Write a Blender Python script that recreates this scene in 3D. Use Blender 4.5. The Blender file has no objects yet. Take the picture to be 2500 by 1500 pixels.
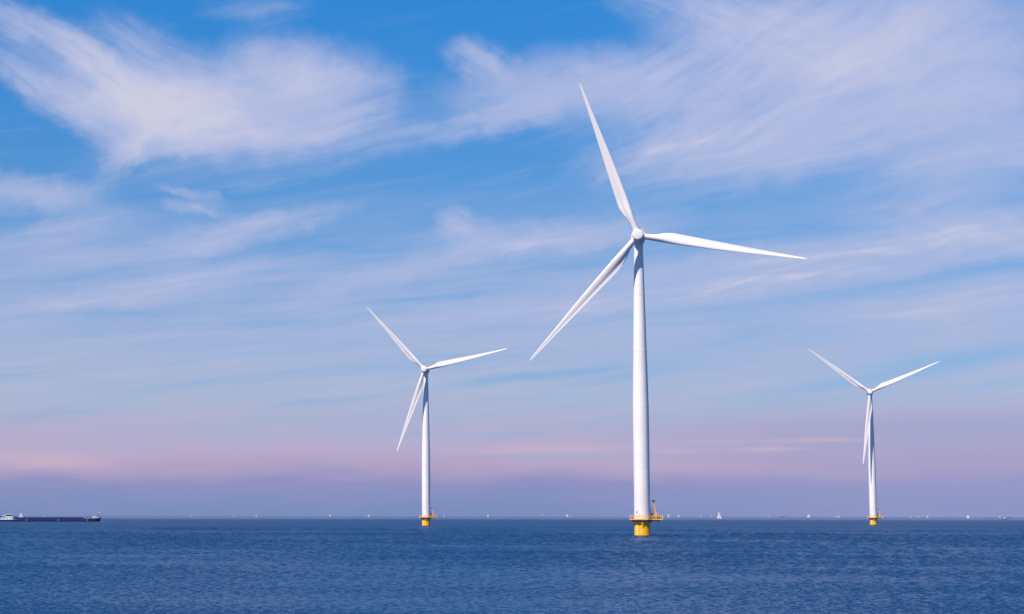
import bpy, bmesh, math, random
import numpy as np
from mathutils import Vector, Matrix
R = math.radians
random.seed(7)
scene = bpy.context.scene
COL = scene.collection

# ------------------------------------------------------------------ camera
FPX, CX, EYE, CAM_H, ROLL = 4800.0, 860.0, 1258.4, 6.55, 0.0014
PITCH = math.atan((EYE - 750.0) / FPX)
cam_data = bpy.data.cameras.new("camera")
cam = bpy.data.objects.new("camera", cam_data)
COL.objects.link(cam)
scene.camera = cam
cam_data.sensor_width = 36.0
cam_data.lens = FPX / 2500.0 * 36.0
cam_data.shift_x = (1250.0 - CX) / 2500.0
cam_data.clip_start = 0.5
cam_data.clip_end = 60000.0
cam.matrix_world = (Matrix.Translation((0, 0, CAM_H)) @ Matrix.Rotation(R(90) + PITCH, 4, 'X')
                    @ Matrix.Rotation(ROLL, 4, 'Z'))


def azel(px, py):
    """azimuth and elevation (degrees) of a direction seen from the camera"""
    d = cam.matrix_world.to_3x3() @ Vector(((px - CX) / FPX, (750.0 - py) / FPX, -1.0))
    return math.degrees(math.atan2(d.x, d.y)), math.degrees(math.atan2(d.z, math.hypot(d.x, d.y)))


def ground(px, D):
    a = R(azel(px, 1258.0)[0])
    return Vector((D * math.sin(a), D * math.cos(a), 0.0))


# ------------------------------------------------------------------ sky, sun, exposure
SUN_AZ, SUN_EL = 42.5, 51.7            # sun stands behind the camera and to its left
world = bpy.data.worlds.new("World")
scene.world = world
world.use_nodes = True
WT = world.node_tree
WT.nodes.clear()


class NT:
    def __init__(s, tree):
        s.t = tree

    def n(s, kind, **kw):
        node = s.t.nodes.new(kind)
        for k, v in kw.items():
            setattr(node, k, v)
        return node

    def put(s, sock, v):
        if isinstance(v, bpy.types.NodeSocket):
            s.t.links.new(v, sock)
        elif v is not None:
            sock.default_value = v

    def m(s, op, a, b=None, c=None, clamp=False):
        nd = s.n('ShaderNodeMath', operation=op, use_clamp=clamp)
        for i, v in enumerate((a, b, c)):
            s.put(nd.inputs[i], v) if v is not None else None
        return nd.outputs[0]

    def vm(s, op, a, b=None, out=0):
        nd = s.n('ShaderNodeVectorMath', operation=op)
        s.put(nd.inputs[0], a)
        if b is not None:
            s.put(nd.inputs[1], b)
        return nd.outputs[out]

    def mapping(s, vec, loc, rot, scale, kind='TEXTURE'):
        nd = s.n('ShaderNodeMapping', vector_type=kind)
        s.put(nd.inputs[0], vec)
        nd.inputs['Location'].default_value = loc
        nd.inputs['Rotation'].default_value = (0, 0, rot)
        nd.inputs['Scale'].default_value = scale
        return nd.outputs[0]

    def noise(s, vec, scale, detail=4.0, rough=0.55, dist=0.0, color=False, dims='3D'):
        nd = s.n('ShaderNodeTexNoise', noise_dimensions=dims)
        s.put(nd.inputs['Vector'], vec)
        nd.inputs['Scale'].default_value = scale
        nd.inputs['Detail'].default_value = detail
        nd.inputs['Roughness'].default_value = rough
        nd.inputs['Distortion'].default_value = dist
        return nd.outputs[1 if color else 0]

    def rng(s, v, a, b, c, d, smooth=True):
        nd = s.n('ShaderNodeMapRange', interpolation_type='SMOOTHSTEP' if smooth else 'LINEAR')
        s.put(nd.inputs[0], v)
        for i, x in enumerate((a, b, c, d)):
            s.put(nd.inputs[i + 1], x)
        return nd.outputs[0]

    def ramp(s, v, stops, interp='LINEAR'):
        nd = s.n('ShaderNodeValToRGB')
        s.put(nd.inputs[0], v)
        cr = nd.color_ramp
        cr.interpolation = interp
        while len(cr.elements) < len(stops):
            cr.elements.new(0.5)
        for e, (p, c) in zip(cr.elements, sorted(stops)):
            e.position = p
            e.color = (*c, 1.0) if len(c) == 3 else c
        return nd.outputs[0]

    def mix(s, f, a, b, kind='MIX'):
        nd = s.n('ShaderNodeMix', data_type='RGBA', blend_type=kind)
        s.put(nd.inputs[0], f)
        s.put(nd.inputs[6], a)
        s.put(nd.inputs[7], b)
        return nd.outputs[2]


def lin(r, g, b):
    return tuple(((c / 255) / 12.92 if c / 255 <= 0.04045 else ((c / 255 + 0.055) / 1.055) ** 2.4) for c in (r, g, b))


W = NT(WT)
bg = W.n('ShaderNodeBackground')
wo = W.n('ShaderNodeOutputWorld')
WT.links.new(bg.outputs[0], wo.inputs[0])
SKY_STRENGTH = 0.07
EXPOSURE = 0.45
bg.inputs[1].default_value = SKY_STRENGTH
sky = W.n('ShaderNodeTexSky', sky_type='NISHITA')
sky.sun_disc = False
sky.sun_elevation = R(SUN_EL)
sky.sun_rotation = R(180.0 + SUN_AZ)
sky.air_density, sky.dust_density, sky.ozone_density = 1.0, 0.3, 3.0
tc = W.n('ShaderNodeTexCoord')
sep = W.n('ShaderNodeSeparateXYZ')
WT.links.new(tc.outputs['Generated'], sep.inputs[0])
AZ = W.m('MULTIPLY', W.m('ARCTAN2', sep.outputs[0], sep.outputs[1]), 57.29578)
EL = W.m('MULTIPLY', W.m('ARCSINE', sep.outputs[2]), 57.29578)
cmb = W.n('ShaderNodeCombineXYZ')
WT.links.new(AZ, cmb.inputs[0])
WT.links.new(EL, cmb.inputs[1])
P0 = cmb.outputs[0]
# domain warp: slow drift plus fine fraying (degrees of sky)
w1 = W.vm('MULTIPLY', W.vm('SUBTRACT', W.noise(P0, 0.28, 2.0, 0.5, color=True), (0.5, 0.5, 0.5)), (2.6, 1.5, 0))
P1 = W.vm('ADD', P0, w1)
PS = W.vm('ADD', P0, W.vm('MULTIPLY', w1, (0.5, 0.35, 0)))
PB = W.vm('ADD', P0, W.vm('MULTIPLY', w1, (0.4, 0.4, 0)))
w2 = W.vm('MULTIPLY', W.vm('SUBTRACT', W.noise(PB, 1.3, 5.0, 0.6, color=True), (0.5, 0.5, 0.5)), (1.3, 0.65, 0))
P2 = W.vm('ADD', PB, w2)


def streak(rot, length, width, detail=6.0, rough=0.6, off=0.0, src=None):
    v = W.mapping(src or PS, (off, off * 0.7, 0), R(rot), (length, width, 1))
    return W.noise(v, 1.0, detail, rough)


S_FALL = streak(-27, 2.2, 0.42, off=3.0)
S_RISE = streak(11, 3.6, 0.34, off=11.0)
S_STEEP = streak(27, 2.3, 0.36, off=23.0)
S_FLATA = streak(4.5, 9.0, 0.62, off=31.0)
S_FLATB = streak(6, 5.0, 0.22, off=57.0)
S_FLAT = W.m('ADD', W.m('MULTIPLY', S_FLATA, 0.72), W.m('MULTIPLY', S_FLATB, 0.28))
S_PUFF = W.noise(W.mapping(P1, (5, 9, 0), R(8), (1.3, 0.55, 1)), 1.0, 8.0, 0.68)
BLOBS = [
    # px, py, half length, half height (px), tilt, weight, group
    (400, 258, 300, 115, -12, 0.95, 'PUFF'), (310, 245, 260, 95, -24, 0.55, 'PUFF'), (480, 240, 290, 80, 3, 0.45, 'PUFF'), (660, 245, 340, 140, 6, 0.85, 'PUFF'), (690, 160, 200, 95, -8, 0.60, 'PUFF'),
    (330, 250, 210, 70, -22, 0.45, 'FALL'),
    (130, 100, 320, 62, -24, 0.75, 'FALL'), (130, 232, 300, 60, -31, 0.85, 'FALL'), (330, 170, 300, 80, -20, 0.55, 'FALL'),
    (315, 360, 150, 44, 44, 0.70, 'STEEP'), (420, 330, 260, 50, 12, 0.45, 'PUFF'), (400, 110, 220, 60, -22, 0.35, 'FALL'),
    (840, 220, 200, 90, 2, 0.45, 'RISE'), (700, 325, 380, 50, 8, 0.50, 'RISE'), (640, 360, 520, 95, 6, 0.30, 'RISE'), (620, 22, 170, 40, 0, 0.20, 'RISE'),
    (80, 465, 220, 52, -3, 0.80, 'PUFF'), (220, 540, 190, 44, 9, 0.34, 'RISE'), (480, 505, 120, 18, -5, 0.50, 'FALL'),
    (480, 476, 100, 17, -12, 0.48, 'FALL'), (620, 556, 300, 40, 11, 0.70, 'RISE'), (330, 620, 480, 60, 10, 0.42, 'RISE'),
    (60, 590, 300, 50, 11, 0.36, 'RISE'), (240, 728, 420, 52, 13, 0.75, 'RISE'), (520, 680, 350, 50, 9, 0.40, 'RISE'),
    (1180, 150, 130, 55, -16, 0.55, 'FALL'), (1320, 215, 330, 100, 8, 0.70, 'PUFF'), (1230, 285, 260, 42, 13, 0.45, 'RISE'),
    (980, 335, 240, 40, 10, 0.25, 'RISE'),
    (1125, 548, 85, 45, -22, 0.55, 'FALL'), (1290, 578, 300, 58, 2, 0.75, 'RISE'), (1000, 655, 430, 36, 13, 0.70, 'RISE'),
    (1500, 560, 220, 50, 6, 0.35, 'RISE'),
    (1760, 130, 470, 170, 24, 0.52, 'STEEP'), (2010, 190, 480, 240, 20, 0.62, 'STEEP'), (2260, 110, 430, 210, 10, 0.72, 'PUFF'), (2120, 130, 330, 60, 34, 0.45, 'STEEP'), (1750, 250, 260, 30, 20, 0.35, 'RISE'), (1620, 372, 230, 22, 22, 0.5, 'RISE'), (2380, 380, 300, 40, 5, 0.4, 'RISE'),
    (1690, 345, 340, 75, 13, 0.72, 'STEEP'), (1930, 370, 520, 90, 9, 0.72, 'RISE'), (2420, 290, 330, 190, 8, 0.75, 'PUFF'),
    (1790, 40, 420, 110, -20, 0.50, 'FALL'), (1560, 210, 260, 120, 10, 0.40, 'STEEP'),
    (2260, 470, 320, 80, 3, 0.42, 'RISE'), (2380, 560, 380, 70, -3, 0.48, 'FALL'), (2170, 622, 620, 78, 9, 0.85, 'RISE'),
    (1650, 700, 560, 75, 9, 0.60, 'RISE'), (2330, 740, 420, 70, 5, 0.60, 'FLAT'), (1250, 760, 560, 60, 8, 0.45, 'RISE'),
]
groups = {}
for (px, py, a, b, rot, wt, g) in BLOBS:
    az, el = azel(px, py)
    k = math.degrees(1.0 / FPX)
    v = W.mapping(P2, (az, el, 0), R(rot), (a * k * 1.12, b * k * 1.2, 1))
    ln = W.vm('LENGTH', v, out=1)
    f = W.rng(ln, 1.0, 0.0, 0.0, wt)
    groups.setdefault(g, []).append(f)
dens = None
for g, fs in groups.items():
    acc = fs[0]
    for f in fs[1:]:
        acc = W.m('ADD', acc, f)
    S = {'PUFF': S_PUFF, 'FALL': S_FALL, 'RISE': S_RISE, 'STEEP': S_STEEP, 'FLAT': S_FLAT}[g]
    lo, hi = {'PUFF': (0.70, 1.15), 'STEEP': (0.62, 1.26)}.get(g, (0.50, 1.34))
    term = W.m('MULTIPLY', acc, W.rng(S, 0.34, 0.66, lo, hi, smooth=False))
    dens = term if dens is None else W.m('ADD', dens, term)
GAPS = [(1260, 925, 420, 20, 6, 0.8), (760, 982, 230, 13, 5, 0.7), (1200, 1060, 480, 11, 0, 0.5), (1960, 955, 360, 24, 7, 0.6),
        (2330, 885, 460, 34, 6, 0.7), (1300, 1113, 380, 11, 1, 0.55), (1500, 925, 300, 16, 7, 0.5), (150, 330, 260, 70, -33, 0.5),
        (60, 1178, 200, 12, 0, 0.4), (600, 1062, 300, 9, -1, 0.35), (250, 690, 300, 40, 14, 0.3), (2200, 690, 420, 26, 8, 0.5)]
PEACH = [(1880, 1096, 120, 9, 2, 1.0), (2000, 1073, 190, 7, 0, 0.9), (1340, 1097, 330, 16, 1, 0.8), (110, 1124, 230, 26, -1, 1.2),
         (1650, 1102, 130, 8, 2, 0.6), (1760, 1080, 160, 8, 1, 0.5), (1750, 1145, 500, 20, -2, 0.35)]


def blob_sum(lst, src):
    acc = None
    k = math.degrees(1.0 / FPX)
    for (px, py, a, b, rot, wt) in lst:
        az, el = azel(px, py)
        v = W.mapping(src, (az, el, 0), R(rot), (a * k * 1.1, b * k * 1.3, 1))
        f = W.rng(W.vm('LENGTH', v, out=1), 1.0, 0.0, 0.0, wt)
        acc = f if acc is None else W.m('ADD', acc, f)
    return acc


PW = W.vm('ADD', P0, W.vm('MULTIPLY', W.vm('SUBTRACT', W.noise(W.mapping(P0, (3, 1, 0), 0, (2.2, 0.5, 1)), 1.0, 4.0, 0.6, color=True), (0.5, 0.5, 0.5)), (1.6, 0.22, 0)))
gap = blob_sum(GAPS, PW)
peach = blob_sum(PEACH, PW)
# thin veil that thickens towards the horizon, drawn out into flat streaks
veil = W.rng(EL, 10.5, 2.6, 0.0, 1.05)
veil = W.m('MULTIPLY', veil, W.rng(S_FLAT, 0.36, 0.60, 0.30, 1.30, smooth=False))
haze_far = W.rng(EL, 4.0, 1.2, 0.0, 0.80)
top_wisp = W.m('MULTIPLY', W.rng(S_RISE, 0.50, 0.75, 0.0, 0.10), W.rng(EL, 14.0, 9.0, 0.25, 1.0))
dens = W.m('ADD', W.m('ADD', dens, veil), W.m('ADD', haze_far, top_wisp))
# other parts of the sky keep thin scattered cirrus
side = W.rng(W.m('ABSOLUTE', W.m('SUBTRACT', AZ, 4.0)), 60.0, 25.0, 0.35, 1.0)
dens = W.m('MULTIPLY', dens, side)
dens = W.m('MULTIPLY', dens, W.m('SUBTRACT', 1.0, W.m('MULTIPLY', gap, 1.0), clamp=True))
alpha = W.m('SUBTRACT', 1.0, W.m('EXPONENT', W.m('MULTIPLY', dens, -1.35)), clamp=True)
ELN = W.m('DIVIDE', EL, 16.0, clamp=True)


def L10(*c):
    return tuple(x / SKY_STRENGTH / 2 ** EXPOSURE for x in lin(*c))


def eln(py):
    return max(0.0, azel(1250, py)[1] / 16.0)


tint = W.ramp(ELN, [(0.0, (0.30, 0.52, 0.95)), (eln(1000), (0.46, 0.68, 1.05)), (eln(700), (0.40, 0.71, 1.07)),
                    (eln(400), (0.34, 0.78, 1.18)), (eln(0), (0.175, 0.83, 1.38)), (1.0, (0.2, 0.70, 1.2))])
tint_high = W.mix(W.rng(EL, 16.0, 45.0, 0.0, 1.0), tint, (0.50, 0.78, 1.35, 1))
blue = W.mix(1.0, sky.outputs[0], tint_high, 'MULTIPLY')
ELC = W.m('ADD', ELN, W.m('MULTIPLY', W.m('SUBTRACT', W.noise(W.mapping(PW, (7, 2, 0), R(1), (6.0, 0.9, 1)), 1.0, 4.0, 0.55), 0.5), 0.085), clamp=True)
cloud = W.ramp(ELC, [(0.0, lin(118, 136, 184)), (eln(1240), lin(122, 138, 187)), (eln(1185), lin(146, 143, 192)),
                     (eln(1140), lin(186, 163, 196)), (eln(1100), lin(190, 172, 202)), (eln(1050), lin(184, 177, 208)), (eln(960), lin(182, 187, 214)),
                     (eln(700), lin(182, 190, 224)), (eln(300), lin(198, 200, 228)), (1.0, lin(205, 205, 230))])
east = W.m('MULTIPLY', W.rng(AZ, 4.0, 16.0, 0.0, 0.55), W.rng(EL, 3.4, 2.4, 0.0, 1.0))
cloud = W.mix(east, cloud, (*lin(160, 156, 200), 1))
cloud = W.mix(W.m('MULTIPLY', peach, 0.65, clamp=True), cloud, (*lin(212, 182, 202), 1))
core = W.mix(W.rng(dens, 1.0, 2.1, 0.0, 1.0), cloud, (*lin(209, 208, 226), 1))
cloud_col = W.mix(W.rng(EL, 3.0, 7.0, 0.0, 1.0), cloud, core)
cloud_col = W.vm('SCALE', cloud_col)
cloud_col.node.inputs['Scale'].default_value = 1.0 / SKY_STRENGTH / 2 ** EXPOSURE
final = W.mix(alpha, blue, cloud_col)
below = W.rng(EL, -0.3, -2.0, 0.0, 1.0)
final = W.mix(below, final, (*[x for x in L10(60, 90, 140)], 1))
WT.links.new(final, bg.inputs[0])

sun_dir = Vector((-math.sin(R(SUN_AZ)) * math.cos(R(SUN_EL)), -math.cos(R(SUN_AZ)) * math.cos(R(SUN_EL)), math.sin(R(SUN_EL))))
sd = bpy.data.lights.new("sun", 'SUN')
sun = bpy.data.objects.new("sun", sd)
COL.objects.link(sun)
sd.energy = 4.75
sd.angle = R(0.5)
sd.color = (1.0, 0.87, 0.76)
sun.rotation_euler = sun_dir.to_track_quat('Z', 'Y').to_euler()
sun.location = sun_dir * 300
scene.view_settings.view_transform = 'Standard'
scene.view_settings.look = 'None'
scene.view_settings.exposure = EXPOSURE
scene.view_settings.gamma = 1.0
scene.cycles.max_bounces = 5
scene.cycles.volume_bounces = 0


# ------------------------------------------------------------------ materials
def mat(name, rgb, rough=0.5, metal=0.0, vary=0.0, scale=0.6, spec=0.5, coat=0.0):
    m = bpy.data.materials.new(name)
    m.use_nodes = True
    T = NT(m.node_tree)
    b = m.node_tree.nodes['Principled BSDF']
    b.inputs['Roughness'].default_value = rough
    b.inputs['Metallic'].default_value = metal
    b.inputs['Specular IOR Level'].default_value = spec
    b.inputs['Coat Weight'].default_value = coat
    if vary:
        t = T.n('ShaderNodeTexCoord')
        n = T.noise(t.outputs['Object'], scale, 5.0, 0.6)
        lo = tuple(c * (1 - vary) for c in rgb)
        hi = tuple(min(1, c * (1 + vary * 0.5)) for c in rgb)
        T.put(b.inputs['Base Color'], T.ramp(n, [(0.3, lo), (0.7, hi)]))
        T.put(b.inputs['Roughness'], T.rng(n, 0.3, 0.7, rough * 0.85, rough * 1.15))
    else:
        b.inputs['Base Color'].default_value = (*rgb, 1)
    return m


M = {
    'white': mat('turbine_white_paint', (0.79, 0.77, 0.755), 0.42, vary=0.07, scale=0.12),
    'blade': mat('blade_gelcoat', (0.68, 0.66, 0.65), 0.40, vary=0.02, scale=0.1),
    'yellow': mat('yellow_marine_paint', (0.94, 0.46, 0.005), 0.45, vary=0.10, scale=0.9),
    'rail': mat('yellow_railing_paint', (0.92, 0.42, 0.02), 0.5, vary=0.1, scale=2.0),
    'steel': mat('galvanised_steel', (0.10, 0.13, 0.20), 0.6, metal=0.3, vary=0.15, scale=1.5),
    'deck': mat('deck_grating', (0.16, 0.17, 0.19), 0.8, vary=0.2, scale=3.0),
    'weed': mat('wet_algae_band', (0.035, 0.022, 0.014), 0.5, vary=0.4, scale=3.0),
    'dark': mat('dark_rubber_and_motors', (0.025, 0.03, 0.04), 0.5),
    'red': mat('dark_red_radiator', (0.16, 0.02, 0.035), 0.6),
    'mark': mat('white_marking_paint', (0.85, 0.85, 0.80), 0.5),
    'plate': mat('grey_lettered_plate', (0.09, 0.08, 0.10), 0.6),
    'navy': mat('navy_hull_paint', (0.005, 0.018, 0.12), 0.55, vary=0.35, scale=0.12),
    'navy2': mat('navy_coaming_paint', (0.006, 0.024, 0.15), 0.6, vary=0.3, scale=0.2),
    'shipwhite': mat('ship_white_paint', (0.78, 0.78, 0.78), 0.45, vary=0.06, scale=0.7),
    'glass': mat('tinted_ship_glass', (0.01, 0.02, 0.05), 0.12),
    'pinkred': mat('rusty_red_deck_gear', (0.30, 0.10, 0.10), 0.6, vary=0.3),
    'sail': mat('sail_cloth', (0.70, 0.63, 0.58), 0.8),
    'sail_cream': mat('cream_sail_cloth', (0.66, 0.55, 0.44), 0.8),
    'sail_pink': mat('haze_pink_sail_cloth', (0.52, 0.40, 0.46), 0.8),  # far sails and cabins, with the pinkish fade of haze put into the colour
    'boatdark': mat('dark_boat_hull', (0.02, 0.025, 0.06), 0.5),
    'mastm': mat('dark_mast_alloy', (0.07, 0.08, 0.13), 0.4, metal=0.4),
    'foam': mat('white_water_foam', (0.75, 0.76, 0.80), 0.9),
}


# ------------------------------------------------------------------ mesh helpers
class MB:
    def __init__(s):
        s.bm = bmesh.new()

    def box(s, c, d, rot=None):
        r = bmesh.ops.create_cube(s.bm, size=1.0)
        mt = Matrix.Translation(c) @ (rot.to_4x4() if rot else Matrix.Identity(4)) @ Matrix.Diagonal((*d, 1))
        bmesh.ops.transform(s.bm, matrix=mt, verts=r['verts'])
        return s

    def tube(s, a, b, r1, r2=None, n=12):
        a, b = Vector(a), Vector(b)
        d = b - a
        r = bmesh.ops.create_cone(s.bm, cap_ends=True, segments=n, radius1=r1, radius2=r1 if r2 is None else r2, depth=d.length)
        mt = Matrix.Translation((a + b) / 2) @ d.to_track_quat('Z', 'Y').to_matrix().to_4x4()
        bmesh.ops.transform(s.bm, matrix=mt, verts=r['verts'])
        return s

    def lathe(s, prof, axis='Z', n=64, origin=(0, 0, 0)):
        """prof: (radius, position along axis); axis Z or Y"""
        rings = []
        o = Vector(origin)
        for (r, h) in prof:
            if r < 1e-5:
                p = Vector((0, 0, h)) if axis == 'Z' else Vector((0, h, 0))
                rings.append([s.bm.verts.new(o + p)])
                continue
            ring = []
            for i in range(n):
                t = 2 * math.pi * i / n
                p = Vector((r * math.cos(t), r * math.sin(t), h)) if axis == 'Z' else Vector((r * math.cos(t), h, r * math.sin(t)))
                ring.append(s.bm.verts.new(o + p))
            rings.append(ring)
        for A, B in zip(rings, rings[1:]):
            for i in range(n):
                j = (i + 1) % n
                if len(A) == 1 and len(B) == 1:
                    break
                if len(A) == 1:
                    s.bm.faces.new((A[0], B[j], B[i]))
                elif len(B) == 1:
                    s.bm.faces.new((A[i], A[j], B[0]))
                else:
                    s.bm.faces.new((A[i], A[j], B[j], B[i]))
        return s

    def prism(s, pts, z0, z1):
        lo = [s.bm.verts.new((x, y, z0)) for x, y in pts]
        hi = [s.bm.verts.new((x, y, z1)) for x, y in pts]
        n = len(pts)
        s.bm.faces.new(lo[::-1])
        s.bm.faces.new(hi)
        for i in range(n):
            j = (i + 1) % n
            s.bm.faces.new((lo[i], lo[j], hi[j], hi[i]))
        return s

    def loft(s, sections, cap=True):
        rings = [[s.bm.verts.new(p) for p in sec] for sec in sections]
        n = len(rings[0])
        for A, B in zip(rings, rings[1:]):
            for i in range(n):
                j = (i + 1) % n
                s.bm.faces.new((A[i], A[j], B[j], B[i]))
        if cap:
            s.bm.faces.new(rings[0][::-1])
            s.bm.faces.new(rings[-1])
        return s

    def patch(s, r, phi0, phi1, z0, z1, t=0.02, n=4):
        """thin curved plate on a cylinder of radius r; phi measured from -Y towards +X, radians"""
        def p(rr, ph, z):
            return (rr * math.sin(ph), -rr * math.cos(ph), z)
        secs = []
        for i in range(n + 1):
            ph = phi0 + (phi1 - phi0) * i / n
            secs.append([p(r, ph, z0), p(r + t, ph, z0), p(r + t, ph, z1), p(r, ph, z1)])
        return s.loft(secs)

    def build(s, name, m, parent=None, smooth=True, angle=35):
        bmesh.ops.recalc_face_normals(s.bm, faces=s.bm.faces)
        me = bpy.data.meshes.new(name)
        s.bm.to_mesh(me)
        s.bm.free()
        me.materials.append(m)
        if smooth:
            me.polygons.foreach_set('use_smooth', [True] * len(me.polygons))
            me.set_sharp_from_angle(angle=R(angle))
        o = bpy.data.objects.new(name, me)
        COL.objects.link(o)
        if parent:
            o.parent = parent
        return o


def empty(name, loc, rz=0.0, **props):
    o = bpy.data.objects.new(name, None)
    COL.objects.link(o)
    o.location = loc
    o.rotation_euler = (0, 0, rz)
    o.empty_display_size = 2.0
    for k, v in props.items():
        o[k] = v
    return o


def copy_tree(o, parent=None):
    c = o.copy()
    COL.objects.link(c)
    if parent:
        c.parent = parent
    for ch in [x for x in bpy.data.objects if x.parent == o]:
        copy_tree(ch, c)
    return c


# ------------------------------------------------------------------ the sea
SEA_R = 16000.0
WAVE_SLOPE = 0.42


def make_sea():
    """one sheet to the horizon on a polar grid whose mesh is finest where waves are seen nearest; real wave relief"""
    rng = np.random.default_rng(11)
    th = np.concatenate([np.arange(R(-12.5), R(21.5), 0.00068), np.linspace(R(21.5), R(347.5), 150, endpoint=False)])
    r = [90.0]
    while r[-1] < 1700:
        r.append(r[-1] * 1.00095)
    while r[-1] < SEA_R:
        r.append(min(SEA_R, r[-1] * 1.02))
    r = np.concatenate([[2.0, 15, 30, 45, 60, 70, 80], np.array(r)])
    nr, nt = len(r), len(th)
    RR, TT = np.meshgrid(r, th, indexing='ij')
    X, Y = (RR * np.sin(TT)).ravel(), (RR * np.cos(TT)).ravel()
    rr, tt = RR.ravel(), TT.ravel()
    H = np.zeros_like(X)
    DX = np.zeros_like(X)
    DY = np.zeros_like(X)
    space = np.maximum(rr * 0.0008, 0.07)
    comps = 110
    for i in range(comps):
        lam = 0.26 * (6.5 / 0.26) ** ((i + rng.random()) / comps)
        d = R(20) + rng.normal(0, 0.75)
        slope = WAVE_SLOPE * math.sqrt(2.0 / comps)
        A = slope * lam / (2 * math.pi)
        k = 2 * math.pi / lam
        near = np.clip((lam / space - 2.5) / 2.0, 0, 1) * np.clip((14.0 - lam / space) / 6.0, 0.08, 1)
        ph = k * (X * math.sin(d) + Y * math.cos(d)) + rng.random() * 6.283
        H += A * near * np.sin(ph)
        c = 0.8 * A * near * np.cos(ph)
        DX += c * math.sin(d)
        DY += c * math.cos(d)
    # gusts make patches of rougher and calmer water
    g = np.zeros_like(X)
    for i in range(14):
        lam = 35 * (420 / 35.0) ** (i / 13)
        d = rng.random() * 6.283
        g += np.sin(2 * math.pi / lam * (X * math.sin(d) * 0.7 + Y * math.cos(d)) + rng.random() * 6.283)
    g = 1.0 + 0.26 * np.clip(g / 2.6, -1.5, 1.5)
    edge = np.clip(np.minimum(tt - R(-12.5), R(21.5) - tt) / R(1.0), 0, 1) * np.clip((rr - 85) / 15, 0, 1) * np.clip((1700 - rr) / 1000, 0, 1)
    edge = np.where(tt > R(21.5), 0, edge)
    H *= g * edge
    DX *= g * edge
    DY *= g * edge
    co = np.empty((len(X) + 1, 3), dtype=np.float32)
    co[:-1, 0], co[:-1, 1], co[:-1, 2] = X + DX, Y + DY, H
    co[-1] = (0, 0, 0)
    i = np.arange(nr - 1)[:, None] * nt
    j = np.arange(nt)[None, :]
    jn = (j + 1) % nt
    quads = np.stack([i + j, i + nt + j, i + nt + jn, i + jn], axis=-1).reshape(-1, 4)
    j = np.arange(nt)
    tris = np.stack([np.full(nt, len(X)), j, (j + 1) % nt], axis=-1)
    me = bpy.data.meshes.new("sea_water")
    me.vertices.add(len(co))
    me.vertices.foreach_set('co', co.ravel())
    nq, ntr = len(quads), len(tris)
    me.loops.add(nq * 4 + ntr * 3)
    me.loops.foreach_set('vertex_index', np.concatenate([quads[:, ::-1].ravel(), tris[:, ::-1].ravel()]).astype(np.int32))
    me.polygons.add(nq + ntr)
    me.polygons.foreach_set('loop_start', np.concatenate([np.arange(nq) * 4, nq * 4 + np.arange(ntr) * 3]).astype(np.int32))
    me.polygons.foreach_set('use_smooth', np.ones(nq + ntr, dtype=bool))
    me.update(calc_edges=True)
    if me.polygons[nq // 2].normal.z < 0:
        me.flip_normals()
    o = bpy.data.objects.new("sea_water", me)
    COL.objects.link(o)
    o['kind'] = 'structure'
    m = bpy.data.materials.new("choppy_sea")
    m.use_nodes = True
    T = NT(m.node_tree)
    b = m.node_tree.nodes['Principled BSDF']
    g = T.n('ShaderNodeNewGeometry').outputs['Position']
    v = T.mapping(g, (0, 0, 0), R(9), (1.6, 1.0, 1))
    n2 = T.noise(v, 1.60, 2.0, 0.6, dist=0.4)      # chop
    n3 = T.noise(v, 4.0, 1.0, 0.6)                # ripples
    gust = T.noise(T.mapping(g, (40, 90, 0), R(4), (150.0, 60.0, 1)), 1.0, 3.0, 0.6)
    gk = T.rng(gust, 0.35, 0.65, 0.8, 1.2)
    h = T.m('ADD', T.m('MULTIPLY', n2, 0.10), T.m('MULTIPLY', n3, 0.03))
    h = T.m('MULTIPLY', h, gk)
    bp = T.n('ShaderNodeBump')
    bp.inputs['Strength'].default_value = 1.0
    bp.inputs['Distance'].default_value = 1.0
    T.put(bp.inputs['Height'], h)
    T.put(b.inputs['Normal'], bp.outputs[0])
    T.put(b.inputs['Base Color'], (0.008, 0.040, 0.112, 1))
    dist = T.vm('LENGTH', g, out=1)
    T.put(b.inputs['Roughness'], T.m('SUBTRACT', T.rng(dist, 300.0, 1700.0, 0.26, 0.45), T.rng(dist, 2000.0, 4500.0, 0.0, 0.20)))
    b.inputs['IOR'].default_value = 1.33
    me.materials.append(m)
    return o


make_sea()


# ------------------------------------------------------------------ wind turbines
def interp(tab, x):
    for (x0, y0), (x1, y1) in zip(tab, tab[1:]):
        if x <= x1:
            t = (x - x0) / (x1 - x0)
            return y0 + (y1 - y0) * t
    return tab[-1][1]


def smooth_tab(tab, x):
    """Catmull-Rom through the table"""
    n = len(tab)
    for i in range(n - 1):
        if x <= tab[i + 1][0] or i == n - 2:
            x0, y0 = tab[i]
            x1, y1 = tab[i + 1]
            t = min(1, max(0, (x - x0) / (x1 - x0)))
            m0 = (tab[i + 1][1] - tab[max(i - 1, 0)][1]) / (tab[i + 1][0] - tab[max(i - 1, 0)][0]) * (x1 - x0)
            m1 = (tab[min(i + 2, n - 1)][1] - tab[i][1]) / (tab[min(i + 2, n - 1)][0] - tab[i][0]) * (x1 - x0)
            return (2 * t ** 3 - 3 * t ** 2 + 1) * y0 + (t ** 3 - 2 * t ** 2 + t) * m0 + (-2 * t ** 3 + 3 * t ** 2) * y1 + (t ** 3 - t ** 2) * m1


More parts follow.
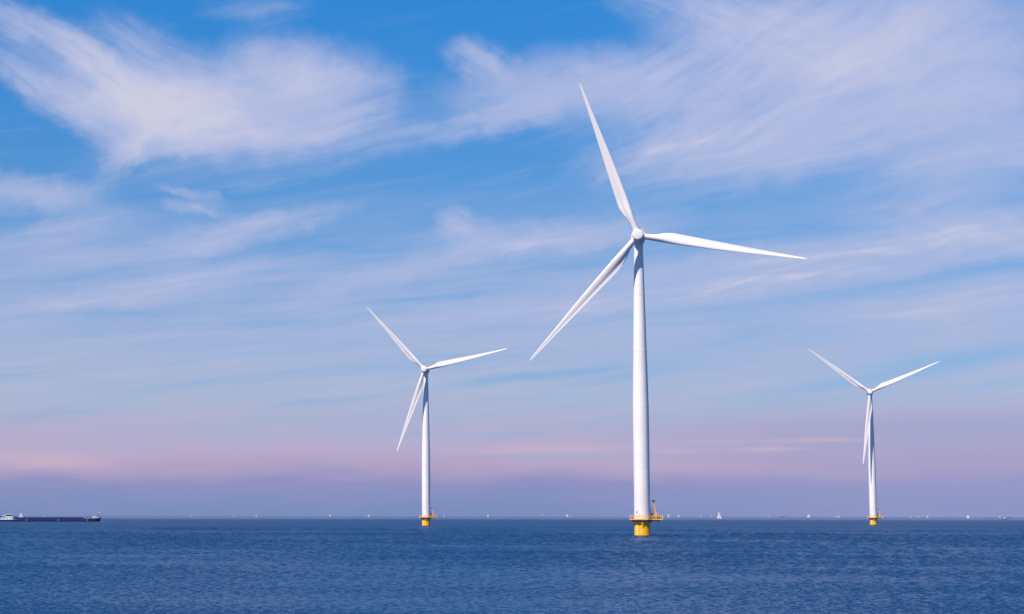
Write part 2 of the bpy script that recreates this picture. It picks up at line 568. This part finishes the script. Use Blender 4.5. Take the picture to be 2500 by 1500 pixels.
ROT_R = 52.5
CHORD = [(1.6, 1.85), (3.2, 1.85), (5.5, 2.2), (8, 3.05), (10.5, 3.52), (14, 3.45), (20, 3.05), (27, 2.55), (34, 1.95),
         (41, 1.36), (47, 0.92), (50.5, 0.62), (51.8, 0.38), (52.5, 0.10)]
LE = [(1.6, 0.925), (3.2, 0.925), (5.5, 0.95), (8, 1.02), (10.5, 1.08), (14, 1.08), (20, 1.02), (27, 0.90), (34, 0.70),
      (41, 0.47), (47, 0.30), (50.5, 0.17), (51.8, 0.05), (52.5, -0.10)]
THICK = [(1.6, 1.0), (3.2, 1.0), (5.5, 0.80), (8, 0.52), (10.5, 0.40), (14, 0.32), (20, 0.26), (27, 0.22), (34, 0.19), (41, 0.18), (52.5, 0.18)]
CIRC = [(1.6, 1.0), (3.2, 1.0), (5.5, 0.72), (8, 0.28), (10.5, 0.06), (12, 0.0), (52.5, 0.0)]
TWIST = [(1.6, 9), (5.5, 8.5), (10.5, 7), (20, 4.0), (34, 1.5), (47, 0.5), (52.5, 0)]


def blade_mesh():
    mb = MB()
    N = 44
    rs = [1.6, 2.4, 3.2, 4.0, 4.8, 5.5, 6.3, 7.1, 8, 9, 10, 11, 12.2, 13.5, 15] + [15 + 1.5 * i for i in range(1, 24)] + [50.5, 51.2, 51.8, 52.2, 52.5]
    secs = []
    for r in rs:
        c, le, t, ci = smooth_tab(CHORD, r), smooth_tab(LE, r), interp(THICK, r), interp(CIRC, r)
        tw = R(interp(TWIST, r) + 2.0)
        pre = 1.7 * (max(0, r - 8) / 44.5) ** 2
        sec = []
        for k in range(N):
            th = 2 * math.pi * k / N
            x = 0.5 * (1 + math.cos(th))
            yt = 5 * t * (0.2969 * math.sqrt(x) - 0.1260 * x - 0.3516 * x * x + 0.2843 * x ** 3 - 0.1036 * x ** 4)
            yc = 0.035 * (1 - (2 * x - 1) ** 2)
            if math.sin(th) >= 0:
                ya = yc + yt
            else:
                ya = yc - yt + 0.33 * t * math.exp(-((x - 0.76) / 0.19) ** 2) * (1 - x) ** 0.3
            y = ci * 0.5 * math.sin(th) + (1 - ci) * ya
            X = le - x * c
            Y = y * c
            Xr = X * math.cos(tw) + Y * math.sin(tw)
            Yr = -X * math.sin(tw) + Y * math.cos(tw)
            sec.append((Xr, Yr - pre, r))
        secs.append(sec)
    mb.loft(secs)
    bmesh.ops.recalc_face_normals(mb.bm, faces=mb.bm.faces)
    me = bpy.data.meshes.new('blade')
    mb.bm.to_mesh(me)
    mb.bm.free()
    me.materials.append(M['blade'])
    me.polygons.foreach_set('use_smooth', [True] * len(me.polygons))
    me.set_sharp_from_angle(angle=R(50))
    return me


HUB_Z = 94.2
OVER = 4.7
TILT = R(-4.0)
CONE = R(2.3)


def make_turbine():
    root = empty('wind_turbine', (0, 0, 0))
    # tower: straight can up to 40 m, then tapering, with faint flange seams
    prof = [(2.5, 5.3)]
    for z in (12, 26, 40):
        prof.append((2.5, z))

    def rad(z):
        return 2.5 if z < 40 else 2.5 - 1.13 * ((z - 40) / 52.0) ** 1.08
    seams = [22.0, 40.5, 58.0, 76.0]
    prof = [(rad(5.3), 5.3)]
    z = 7.0
    zs = sorted([7 + 2.5 * i for i in range(34)] + [92.3])
    zs = [q for q in zs if all(abs(q - s) > 0.6 for s in seams)]
    for q in zs:
        prof.append((rad(q), q))
    for s_ in seams:
        prof += [(rad(s_), s_ - 0.07), (rad(s_) + 0.035, s_ - 0.055), (rad(s_) + 0.035, s_ + 0.055), (rad(s_), s_ + 0.07)]
    prof.sort(key=lambda t: t[1])
    prof.append((0, 92.3))
    tower = MB().lathe(prof, n=96).build('tower', M['white'], root)
    # lettered plates and door on the tower
    MB().patch(2.5, -0.79, -0.64, 7.15, 8.1, 0.012).build('number_plate', M['plate'], tower)
    MB().patch(2.5, -0.47, -0.38, 5.95, 6.75, 0.012).build('number_plate', M['plate'], tower)
    # foundation
    f = MB().lathe([(2.50, 0.44), (2.50, 5.0), (0, 5.0)], n=96)
    fo = f.build('foundation', M['yellow'], root)
    MB().lathe([(2.50, -3.0), (2.515, -2.9), (2.515, 0.42), (2.49, 0.45)], n=96).build('waterline_band', M['weed'], fo)
    ring = MB().lathe([(2.51, 4.34), (2.84, 4.40), (2.84, 4.90), (2.51, 4.90)], n=96)
    for k in range(16):
        a = 2 * math.pi * k / 16 + 0.1
        ring.box((2.78 * math.cos(a), 2.78 * math.sin(a), 4.5), (0.26, 0.07, 0.5), Matrix.Rotation(a, 3, 'Z'))
    ring.build('flange_ring', M['yellow'], fo)
    sc = MB()
    ph = -0.74
    sc.patch(2.503, ph - 0.018, ph + 0.018, 0.5, 4.0, 0.012)
    for i in range(15):
        zz = 0.6 + i * 0.235
        big = i % 4 == 3
        wd = 0.16 if big else 0.07
        sc.patch(2.503, ph + 0.018, ph + wd, zz, zz + 0.07, 0.012)
        if big or i % 2 == 0:
            sc.patch(2.503, ph - wd * 0.6, ph - 0.018, zz, zz + 0.07, 0.012)
    sc.build('depth_scale', M['mark'], fo)
    nm = MB()
    pn = -0.24
    for i, zz in enumerate((1.25, 1.6, 1.95)):
        nm.patch(2.503, pn, pn + 0.09, zz, zz + 0.07, 0.012)
        nm.patch(2.503, pn, pn + 0.03, zz + 0.07, zz + 0.25, 0.012)
        if i != 1:
            nm.patch(2.503, pn + 0.06, pn + 0.09, zz + 0.07, zz + 0.25, 0.012)
    nm.build('painted_number', M['mark'], fo)
    MB().tube((-2.80, -0.9, 4.35), (-2.92, -0.9, 4.0), 0.12).build('bracket', M['yellow'], fo)
    br = MB()
    br.box((-0.05, -2.75, 4.15), (0.42, 0.5, 0.45)).box((0.05, -2.72, 3.75), (0.22, 0.42, 0.42))
    br.tube((0.15, -2.75, 3.55), (0.28, -2.75, 3.3), 0.13)
    br.build('bracket', M['yellow'], fo)
    for a_, b_ in (((1.5, -2.05, 3.9), (1.95, -1.75, 3.2)), ((1.2, -2.25, 4.1), (1.5, -2.15, 3.7))):
        MB().tube(a_, b_, 0.06).build('cable_stay', M['steel'], fo)
    # working platform: octagon plus a rectangular extension towards +X for the crane
    oc = [(3.82 * math.cos(R(22.5 + 45 * k)) / math.cos(R(22.5)), 3.82 * math.sin(R(22.5 + 45 * k)) / math.cos(R(22.5))) for k in range(8)]
    ext = [(3.82, -1.58), (6.25, -2.0), (6.25, 2.2), (3.82, 2.2)]
    outline = [(6.25, -2.35), (6.25, 2.35), (3.3, 2.35), (1.582, 3.6), (-1.582, 3.6), (-3.82, 1.582), (-3.82, -1.4), (-1.7, -3.5), (1.7, -3.5), (3.0, -2.35)]
    dk = MB().prism(outline, 5.18, 5.26).build('platform', M['deck'], root, smooth=False)
    fr = MB()

    def inset(p, k):
        return (p[0] * k, p[1] * k)
    for A, B in zip(outline, outline[1:] + outline[:1]):
        a, b = Vector((*inset(A, 0.86), 4.97)), Vector((*inset(B, 0.86), 4.97))
        mid, d = (a + b) / 2, b - a
        fr.box(mid, (d.length, 0.16, 0.40), Matrix.Rotation(math.atan2(d.y, d.x), 3, 'Z'))
    for k in range(12):
        a = 2 * math.pi * k / 12
        fr.box((3.0 * math.cos(a), 3.0 * math.sin(a), 4.965), (1.0, 0.12, 0.38), Matrix.Rotation(a, 3, 'Z'))
    for yy in (-1.5, -0.5, 0.5, 1.5):
        fr.box((4.1, yy, 4.955), (2.6, 0.12, 0.36))
    fr.build('support_frame', M['steel'], dk, smooth=False)
    kick, rail = MB(), MB()
    for A, B in zip(outline, outline[1:] + outline[:1]):
        a, b = Vector((*A, 0)), Vector((*B, 0))
        d = b - a
        rz = Matrix.Rotation(math.atan2(d.y, d.x), 3, 'Z')
        mid = (a + b) / 2
        kick.box(mid + Vector((0, 0, 5.39)), (d.length, 0.05, 0.28), rz)
        n = max(2, round(d.length / 0.72))
        for i in range(n):
            q = a + d * (i / n)
            wd = 0.17 if i == 0 else 0.085
            rail.box(q + Vector((0, 0, 5.98)), (wd, wd, 1.44))
        for zz, t in ((6.70, 0.10), (6.25, 0.06), (5.85, 0.06)):
            rail.tube(a + Vector((0, 0, zz)), b + Vector((0, 0, zz)), t / 2, n=8)
    kick.build('toe_board', M['yellow'], dk, smooth=False)
    rail.build('railing', M['rail'], dk, smooth=False)
    for c_, d_ in (((3.55, -1.3, 5.85), (0.7, 0.6, 1.15)), ((4.9, 0.4, 5.75), (0.8, 0.7, 0.95)), ((5.55, -0.6, 5.7), (0.5, 0.5, 0.85)), ((-3.0, -1.0, 5.7), (0.5, 0.5, 0.8))):
        MB().box(c_, d_).build('equipment_box', M['steel'], dk, smooth=False)
    # entrance landing with stairs, on the shaded side
    ld = MB()
    x0, x1, y0, y1, zf = 2.35, 3.38, -0.2, 1.5, 8.0
    ld.box(((x0 + x1) / 2, (y0 + y1) / 2, zf), (x1 - x0, y1 - y0, 0.12))
    for (xx, yy) in ((x1 - .05, y0), (x1 - .05, y1), (x1 - .05, (y0 + y1) / 2), (x0 + 0.35, y0)):
        ld.box((xx, yy, 7.2), (0.07, 0.07, 4.1))
    for zz in (8.6, 9.2):
        ld.box((x1 - .05, (y0 + y1) / 2, zz), (0.06, y1 - y0, 0.06))
        ld.box(((x0 + x1) / 2, y0, zz), (x1 - x0, 0.06, 0.06))
        ld.box(((x0 + x1) / 2, y1, zz), (x1 - x0, 0.06, 0.06))
    ld.box((2.95, 0.6, 6.45), (0.75, 1.2, 1.9))
    for i in range(9):
        ld.box((2.95, -0.35 - 0.22 * i, 7.8 - 0.29 * i), (0.7, 0.24, 0.05))
    ld.build('entrance_landing', M['steel'], dk, smooth=False)
    # small jib crane
    cr = MB()
    cr.tube((4.22, -1.0, 5.26), (4.22, -1.0, 7.0), 0.24, 0.20, n=16)
    cr.box((4.25, -1.0, 7.15), (0.55, 0.5, 0.5))
    cr.box((4.45, -1.0, 7.3), (0.35, 0.35, 0.5), Matrix.Rotation(R(25), 3, 'Y'))
    crane = cr.build('crane', M['yellow'], root)
    MB().tube((4.18, -1.0, 7.2), (3.66, -1.0, 10.95), 0.20, 0.15, n=10).build('jib', M['rail'], crane)
    MB().tube((4.48, -1.0, 7.1), (4.0, -1.0, 8.9), 0.07, n=8).build('ram', M['dark'], crane)
    MB().box((3.42, -1.0, 11.15), (0.95, 0.42, 0.5), Matrix.Rotation(R(38), 3, 'Y')).box((3.5, -1.0, 10.75), (0.3, 0.3, 0.5)).build('winch', M['dark'], crane, smooth=False)
    MB().tube((3.10, -1.0, 11.42), (2.80, -1.0, 11.62), 0.20, 0.16, n=10).build('boom_head', M['rail'], crane)
    # nacelle (built along Y, hub centre at origin; body axis tilts with the rotor)
    nc = MB()
    nc.lathe([(0, 1.25), (1.75, 1.25), (2.10, 1.45), (2.16, 1.7), (2.16, 2.9), (2.06, 3.0), (2.02, 3.1), (2.02, 6.6), (1.92, 7.1), (1.6, 7.5), (1.0, 7.7), (0, 7.75)], axis='Y', n=64)
    nc.tube((0, OVER + 0.25, -3.1), (0, OVER + 0.1, -1.2), 1.42, 1.55, n=48)
    nac = nc.build('nacelle', M['white'], root)
    ck = MB()
    ck.box((0, 5.6, 2.40), (2.6, 1.6, 1.05))
    rad_ = ck.build('cooler', M['red'], nac, smooth=False)
    cf = MB()
    cf.box((0, 5.5, 3.05), (3.0, 2.0, 0.2))
    for sx in (-1.42, 1.42):
        cf.box((sx, 5.5, 2.35), (0.22, 2.0, 1.4))
    cf.box((0, 4.55, 2.3), (0.10, 0.12, 0.9))
    cf.build('cooler_frame', M['white'], rad_, smooth=False)
    MB().tube((-0.6, 5.0, 2.9), (-0.6, 5.0, 4.2), 0.06, n=8).tube((-0.75, 5.0, 4.1), (-0.45, 5.0, 4.1), 0.05, n=6).build('wind_sensor', M['steel'], nac)
    MB().tube((0.6, 5.0, 2.9), (0.6, 5.0, 3.9), 0.06, n=8).build('wind_sensor', M['steel'], nac)
    # hub
    hb = MB().lathe([(0, -1.98), (0.9, -1.95), (1.45, -1.88), (1.66, -1.78), (1.77, -1.60), (1.80, -1.4), (1.92, 0.2), (1.93, 1.12), (1.7, 1.2), (0, 1.2)], axis='Y', n=64)
    for k in range(3):
        q = Matrix.Rotation(2 * math.pi * k / 3, 3, 'Y')
        ax = q @ (Matrix.Rotation(CONE, 3, 'X') @ Vector((0, 0, 1)))
        hb.tube(ax * 1.2, ax * 2.02, 1.12, 1.10, n=40)
        hb.tube(ax * 2.02, ax * 2.18, 1.10, 1.0, n=40)
    hub = hb.build('hub', M['blade'], root)
    bm_ = blade_mesh()
    blades = []
    for k in range(3):
        b = bpy.data.objects.new('blade', bm_)
        COL.objects.link(b)
        b.parent = root
        blades.append(b)
    return root


def pose_turbine(root, loc, rz, nose_az, phase):
    """rz: heading of platform and crane; nose_az: world azimuth the rotor faces (0 = -Y, towards -X positive)"""
    root.location = loc
    root.rotation_euler = (0, 0, rz)
    local = -nose_az - rz
    base = Matrix.Translation((0, 0, HUB_Z)) @ Matrix.Rotation(local, 4, 'Z') @ Matrix.Translation((0, -OVER * math.cos(TILT), 0)) @ Matrix.Rotation(TILT, 4, 'X')
    k = 0
    for ch in [c for c in bpy.data.objects if c.parent == root]:
        nm = ch.name.split('.')[0]
        if nm == 'nacelle':
            ch.matrix_local = base
        elif nm == 'hub':
            ch.matrix_local = base @ Matrix.Rotation(R(90 - phase), 4, 'Y')
        elif nm == 'blade':
            ch.matrix_local = base @ Matrix.Rotation(R(90 - phase + 120 * k), 4, 'Y') @ Matrix.Rotation(CONE, 4, 'X')
            k += 1


T0 = make_turbine()
TURB = [
    (1568.0, 623.9, 10.02, 109.6, 'largest white wind turbine, nearest the camera, on a yellow base with a crane'),
    (1040.3, 1190.4, 12.24, 132.5, 'white wind turbine left of the largest one, lower blade pointing down to the left'),
    (2132.0, 1449.0, 14.6, 143.2, 'smallest and farthest white wind turbine, at right, one blade hanging along its tower'),
]
trees = [T0, copy_tree(T0), copy_tree(T0)]
for t, (px, D, nose, phase, lab) in zip(trees, TURB):
    t['label'] = lab
    t['category'] = 'wind turbine'
    t['group'] = 'offshore wind turbines standing in the sea'
    pose_turbine(t, ground(px, D), R(-8.0), R(nose), phase)


# ------------------------------------------------------------------ the cargo barge
def eyeline(px):
    return EYE + ROLL * (px - CX)


def dist_of(px, ybase):
    return CAM_H * FPX / max(ybase - eyeline(px), 3.3)


def make_barge():
    D = 1900.0
    bow = ground(247.5, D)
    head = -azel(247.5, 1258)[0]
    root = empty('cargo_barge', bow, R(head), label='long dark blue cargo barge with white wheelhouse, at the left edge', category='barge')
    L, B = 112.0, 11.4
    secs = []
    xs = [-L, -L + 2, -L + 8, -90, -60, -30, -14, -8, -4, -1.5, 0.0]
    for x in xs:
        w = B / 2
        rake = 0.0
        if x > -14:
            t = (x + 14) / 14
            w = B / 2 * math.sqrt(max(0.0, 1 - t ** 2.4)) + 0.18
        if x < -L + 8:
            t = (-L + 8 - x) / 8
            w = B / 2 * (1 - 0.35 * t * t)
        top = 2.7 + (1.25 * max(0, (x + 16) / 16) if x > -16 else 0)
        if x < -84:
            top = 2.0
        bot = -1.0
        wb = w * (0.55 if x > -8 else 0.92)
        xb = x - (1.4 * max(0, (x + 8) / 8))
        secs.append([(xb, -wb, bot), (x, -w, top), (x, w, top), (xb, wb, bot)])
    MB().loft(secs).build('hull', M['navy'], root, smooth=False)
    MB().box((-48.0, 0, 3.35), (63.0, 9.4, 1.7)).box((-80.8, 0, 3.7), (2.6, 7.0, 2.0)).build('cargo_hold', M['navy2'], root, smooth=False)
    hr = MB()
    for i in range(21):
        hr.box((-79 + i * 3.1, -4.76, 3.3), (0.12, 0.1, 1.55))
    hr.box((-48, -4.78, 4.2), (63.2, 0.16, 0.12))
    hr.build('coaming_rib', M['navy'], root, smooth=False)
    # bow bulwark, white
    bw = []
    for x in (-9.0, -6, -3.5, -1.5, -0.2):
        t = (x + 14) / 14
        w = B / 2 * math.sqrt(max(0.0, 1 - t ** 2.4)) + 0.22
        top = 4.05 + 0.9 * (x + 9) / 9
        bw.append((x, w, top))
    m = MB()
    for sy in (-1, 1):
        m.loft([[(x, sy * w, 3.5), (x, sy * (w - 0.12), 3.5), (x, sy * (w - 0.12), tp + 0.5), (x, sy * w, tp + 0.5)] for x, w, tp in bw])
    m.build('bulwark', M['shipwhite'], root, smooth=False)
    fh = MB().box((-6.6, 0, 4.9), (2.0, 4.4, 1.6)).build('bow_house', M['shipwhite'], root, smooth=False)
    for xw in (-6.2, -7.0):
        MB().box((xw, -2.215, 5.2), (0.5, 0.03, 0.5)).build('window', M['glass'], fh, smooth=False)
    mt = MB().tube((-5.0, 0, 4.2), (-2.4, 0, 8.9), 0.30, 0.20, n=8).build('mast', M['pinkred'], root)
    MB().box((-2.1, 0, 9.05), (2.4, 0.6, 0.45)).build('lamp', M['shipwhite'], mt, smooth=False)
    MB().tube((-2.9, 0.4, 4.6), (-2.9, 0.4, 6.2), 0.08, n=6).build('flagpole', M['dark'], root)
    MB().box((-11.8, 0, 4.5), (5.2, 3.0, 0.8)).box((-13.5, 0, 5.0), (1.4, 1.4, 0.7)).tube((-15.5, 0, 4.6), (-9.5, 0.5, 5.0), 0.25, n=8).build('deck_winch', M['pinkred'], root, smooth=False)
    # accommodation aft
    hs = MB().box((-95.5, 0, 2.25), (28.0, 10.6, 0.55)).box((-96.0, 0, 3.25), (25.0, 9.4, 1.5)).box((-96.0, 0, 4.1), (25.6, 9.9, 0.16))
    house = hs.build('deckhouse', M['shipwhite'], root, smooth=False)
    for i in range(8):
        MB().box((-85.2 - i * 3.0, -4.725, 3.3), (1.25, 0.06, 0.8)).build('window', M['glass'], house, smooth=False)
    wh = MB().box((-86.6, 0, 4.55), (6.2, 5.4, 0.75)).box((-86.8, 0, 6.62), (6.6, 6.0, 0.30)).box((-89.6, 0, 5.6), (0.2, 4.8, 1.8)).box((-83.8, 0, 5.6), (0.2, 4.8, 1.8)).build('wheelhouse', M['shipwhite'], root, smooth=False)
    MB().box((-86.6, 0, 5.7), (5.5, 4.9, 1.55)).build('window', M['glass'], wh, smooth=False)
    MB().tube((-91.5, 0, 4.2), (-91.5, 0, 5.8), 0.10, n=8).box((-91.8, 0, 5.95), (1.6, 0.5, 0.5)).build('radar', M['shipwhite'], root, smooth=False)
    MB().box((-98.0, 1.2, 4.75), (8.0, 3.0, 1.1)).build('engine_casing', M['navy2'], root, smooth=False)
    for zx in (-40.5, -13.0, -70):
        MB().box((zx, -5.74, 1.7), (0.25, 0.06, 1.5)).build('draught_mark', M['shipwhite'], root, smooth=False)
    wv = MB()
    for i in range(9):
        wv.box((0.6 - i * 0.9, -1.2 - i * 0.35, 0.10), (0.9, 0.6, 0.24), Matrix.Rotation(R(15 * i), 3, 'Z'))
    wv.build('bow_wave', M['foam'], root, smooth=False)
    return root


make_barge()


# ------------------------------------------------------------------ sailing boats and motor boats
def sail_mesh(mb, pts, belly=0.35, side=-1, rows=7, cols=5, t=0.03):
    """triangular sail, pts = tack, clew, head (x, z)"""
    (x0, z0), (x1, z1), (xh, zh) = pts
    front, back = [], []
    for i in range(rows + 1):
        v = i / rows
        rowf, rowb = [], []
        for j in range(cols + 1):
            u = j / cols
            ax, az_ = x0 + (xh - x0) * v, z0 + (zh - z0) * v
            bx, bz = x1 + (xh - x1) * v, z1 + (zh - z1) * v
            roach = 0.06 * abs(x1 - x0) * math.sin(math.pi * v) * u * (1 if x1 > x0 else -1)
            x = ax + (bx - ax) * u + roach
            z = az_ + (bz - az_) * u
            y = side * belly * math.sin(math.pi * u) * (1 - v) ** 0.6 * (0.4 + v)
            rowf.append(mb.bm.verts.new((x, y, z)))
            rowb.append(mb.bm.verts.new((x, y + t, z)))
        front.append(rowf)
        back.append(rowb)
    for g in (front, back):
        for i in range(rows):
            for j in range(cols):
                mb.bm.faces.new((g[i][j], g[i][j + 1], g[i + 1][j + 1], g[i + 1][j]))
    edge = [(i, 0) for i in range(rows + 1)] + [(rows, j) for j in range(1, cols + 1)] + [(i, cols) for i in range(rows - 1, -1, -1)] + [(0, j) for j in range(cols - 1, 0, -1)]
    for a, b in zip(edge, edge[1:] + edge[:1]):
        mb.bm.faces.new((front[a[0]][a[1]], front[b[0]][b[1]], back[b[0]][b[1]], back[a[0]][a[1]]))
    return mb


def boat_hull(L, W_, H, m, root):
    secs = []
    for i in range(9):
        t = i / 8
        x = -L / 2 + L * t
        w = W_ / 2 * (math.sin(math.pi * (0.25 + 0.75 * t) ** 1.0) ** 0.7 if t < 1 else 0.03)
        w = max(w, 0.04)
        top = H * (1 + 0.25 * (2 * t - 1) ** 2)
        secs.append([(x * 0.92, -w * 0.45, -0.35), (x * 0.97, -w * 0.85, H * 0.25), (x, -w, top), (x, 0, top + 0.12), (x, w, top), (x * 0.97, w * 0.85, H * 0.25), (x * 0.92, w * 0.45, -0.35)])
    return MB().loft(secs).build('hull', m, root)


def sailboat(px, ytop, ybase, label, face=1, hull='shipwhite', sail='sail', jib=True, main=True, lw=0.62, yaw=0.0, mast_top=None, D=None, group=True):
    D = D or dist_of(px, ybase)
    H = (ybase - ytop) * D / FPX
    L = lw * H
    root = empty('sailboat', ground(px, D), R(-azel(px, 1258)[0] + yaw), label=label, category='sailboat')
    if group:
        root['group'] = 'sailboats far out along the horizon'
    hh = max(0.9, 0.075 * H)
    boat_hull(L, L * 0.3, hh, M[hull], root).scale = (face, 1, 1)
    mx = 0.06 * L * face
    top = H
    MB().tube((mx, 0, hh * 0.8), (mx, 0, (mast_top or 1.0) * top), 0.10 + 0.012 * H, 0.05 + 0.008 * H, n=8).build('mast', M['mastm'], root)
    if main:
        s = sail_mesh(MB(), [(mx - 0.2 * face, hh + 0.9), (mx - 0.50 * L * face, hh + 1.0), (mx - 0.1 * face, top * 0.97)], belly=0.05 * L)
        s.build('mainsail', M[sail], root)
    if jib:
        s = sail_mesh(MB(), [(mx + 0.42 * L * face, hh + 0.5), (mx - 0.02 * L * face, hh + 0.7), (mx + 0.1 * face, top * 0.86)], belly=0.05 * L, side=-1)
        s.build('jib', M[sail], root)
    return root


# nearer yacht right of the big turbine
sailboat(1755.5, 1248.0, 1267.6, 'tall white sailboat, the biggest right of the largest turbine, both sails up', face=1, lw=0.52, D=4150)
# ketch behind the barge, dark mast taller than its sails
kt = sailboat(51.5, 1251.5, 1268.5, 'white sailboat with a tall dark mast just behind the barge', face=-1, lw=0.72, mast_top=1.42, D=3300)
BOATS = [
    # px, top, base, face, opts, label
    (68.0, 1257.0, 1262.5, 1, dict(jib=False, sail='sail_cream', lw=0.8, yaw=20), 'small cream sail tilted beyond the barge, just right of the dark-masted boat'),
    (108.0, 1259.6, 1262.6, 1, dict(lw=1.3, sail='sail_cream'), 'tiny low pale sail above the middle of the barge'),
    (468.0, 1258.6, 1262.0, 1, dict(lw=0.7, sail='sail_pink'), 'faint speck of a sail, first one right of the barge'),
    (569.5, 1257.8, 1261.8, -1, dict(lw=0.6, sail='sail_pink'), 'faint pinkish sail left of the first bright white sail'),
    (626.0, 1256.4, 1262.3, 1, dict(lw=0.58), 'narrow white sailboat, first bright sail to the right of the barge'),
    (805.5, 1255.0, 1261.6, -1, dict(lw=0.75), 'white sailboat midway between barge and second turbine'),
    (900.5, 1256.0, 1261.4, 1, dict(lw=1.15), 'broad low white sailboat, nearest one left of the second turbine'),
    (1084.5, 1256.4, 1260.6, 1, dict(lw=0.9), 'very faint small sailboat close right of the middle-sized turbine'),
    (1191.5, 1255.0, 1261.6, -1, dict(lw=0.75), 'white sailboat alone between the left turbine and the motor boat'),
    (1384.5, 1254.0, 1262.2, 1, dict(lw=0.78), 'bright white sailboat just right of the distant motor boat'),
    (1392.5, 1256.4, 1261.0, 1, dict(lw=0.5, sail='sail_pink'), 'faint pink sail close behind the bright sailboat'),
    (1631.8, 1253.0, 1263.0, 1, dict(lw=0.50), 'white sailboat right beside the big turbine crane'),
    (1656.6, 1254.8, 1262.4, 1, dict(lw=0.66, sail='sail'), 'white sailboat, second to the right of the largest turbine'),
    (1710.5, 1255.8, 1261.6, 1, dict(lw=0.66, sail='sail_pink'), 'small pinkish sail, left one of two before the tall sailboat'),
    (1737.0, 1256.6, 1262.0, 1, dict(lw=0.66, sail='sail_pink'), 'small pinkish sail closest left of the tall white sailboat'),
    (1876.0, 1257.0, 1261.4, 1, dict(lw=0.5), 'hardly visible sail first right of the tall white sailboat'),
    (1974.0, 1254.2, 1264.0, -1, dict(lw=0.78), 'white sailboat standing alone left of the farthest turbine'),
    (2047.0, 1257.2, 1262.8, -1, dict(lw=0.76), 'small white sailboat just left of the farthest turbine'),
    (2040.0, 1259.2, 1262.6, -1, dict(lw=0.8, sail='sail_pink'), 'tiny pink sail beside the small boat by the farthest turbine'),
    (2223.5, 1257.8, 1262.4, 1, dict(lw=0.8, sail='sail_pink'), 'faintest of three small sails right of the farthest turbine'),
    (2242.0, 1257.4, 1262.4, 1, dict(lw=0.8, sail='sail_pink'), 'middle one of three small sails right of the farthest turbine'),
    (2264.0, 1257.6, 1263.4, 1, dict(lw=0.8), 'brightest and rightmost of three small sails beyond the farthest turbine'),
    (2363.0, 1256.6, 1265.4, 1, dict(lw=0.86), 'clear white sailboat, the brightest near the right edge'),
    (2440.5, 1258.2, 1263.4, -1, dict(lw=0.66), 'small pale sail left of the motor boats at far right'),
]
for (px, yt, yb, fc, kw, lab) in BOATS:
    sailboat(px, yt, yb, lab, face=fc, **kw)


def motorboat(px, ytop, ybase, length, label, hull='boatdark', cab='shipwhite', yaw=0.0, D=None):
    D = D or dist_of(px, ybase)
    H = (ybase - ytop) * D / FPX
    root = empty('motor_boat', ground(px, D), R(-azel(px, 1258)[0] + yaw), label=label, category='motor boat', group='distant motor vessels')
    boat_hull(length, length * 0.3, H * 0.34, M[hull], root)
    c = MB().box((-length * 0.06, 0, H * 0.58), (length * 0.46, length * 0.2, H * 0.45)).box((-length * 0.1, 0, H * 0.88), (length * 0.26, length * 0.16, H * 0.2)).build('cabin', M[cab], root, smooth=False)
    MB().box((-length * 0.04, -length * 0.103, H * 0.66), (length * 0.3, 0.05, H * 0.12)).build('window', M['glass'], c, smooth=False)
    return root


motorboat(1326.0, 1257.8, 1262.2, 11.0, 'dark and white motor boat between the left and the largest turbine')
motorboat(2453.5, 1263.6, 1268.3, 8.5, 'low white motor boat near the right edge, nearer than the others', yaw=25)
motorboat(2461.0, 1257.8, 1262.8, 15.0, 'pale motor vessel with a dark hull at the far right edge', cab='sail_pink')
motorboat(1985.0, 1257.8, 1261.8, 15.0, 'faint purplish motor vessel just right of the lone sailboat', cab='sail_pink')
motorboat(1911.0, 1259.9, 1261.6, 42.0, 'low dark vessel, a thin line on the horizon beyond the tall sailboat', cab='boatdark')

# ------------------------------------------------------------------ sea air
hz = MB().box((0, 0, 75.0), (2 * SEA_R + 1200, 2 * SEA_R + 1200, 152.0))
hm = bpy.data.materials.new('sea_air')
hm.use_nodes = True
ht = hm.node_tree
ht.nodes.clear()
ho = ht.nodes.new('ShaderNodeOutputMaterial')
hv = ht.nodes.new('ShaderNodeVolumePrincipled')
hv.inputs['Color'].default_value = (0.45, 0.58, 0.95, 1)
hv.inputs['Density'].default_value = 1.6e-5
hv.inputs['Anisotropy'].default_value = 0.0
ht.links.new(hv.outputs[0], ho.inputs['Volume'])
haze = hz.build('haze', hm, smooth=False)
haze['kind'] = 'stuff'
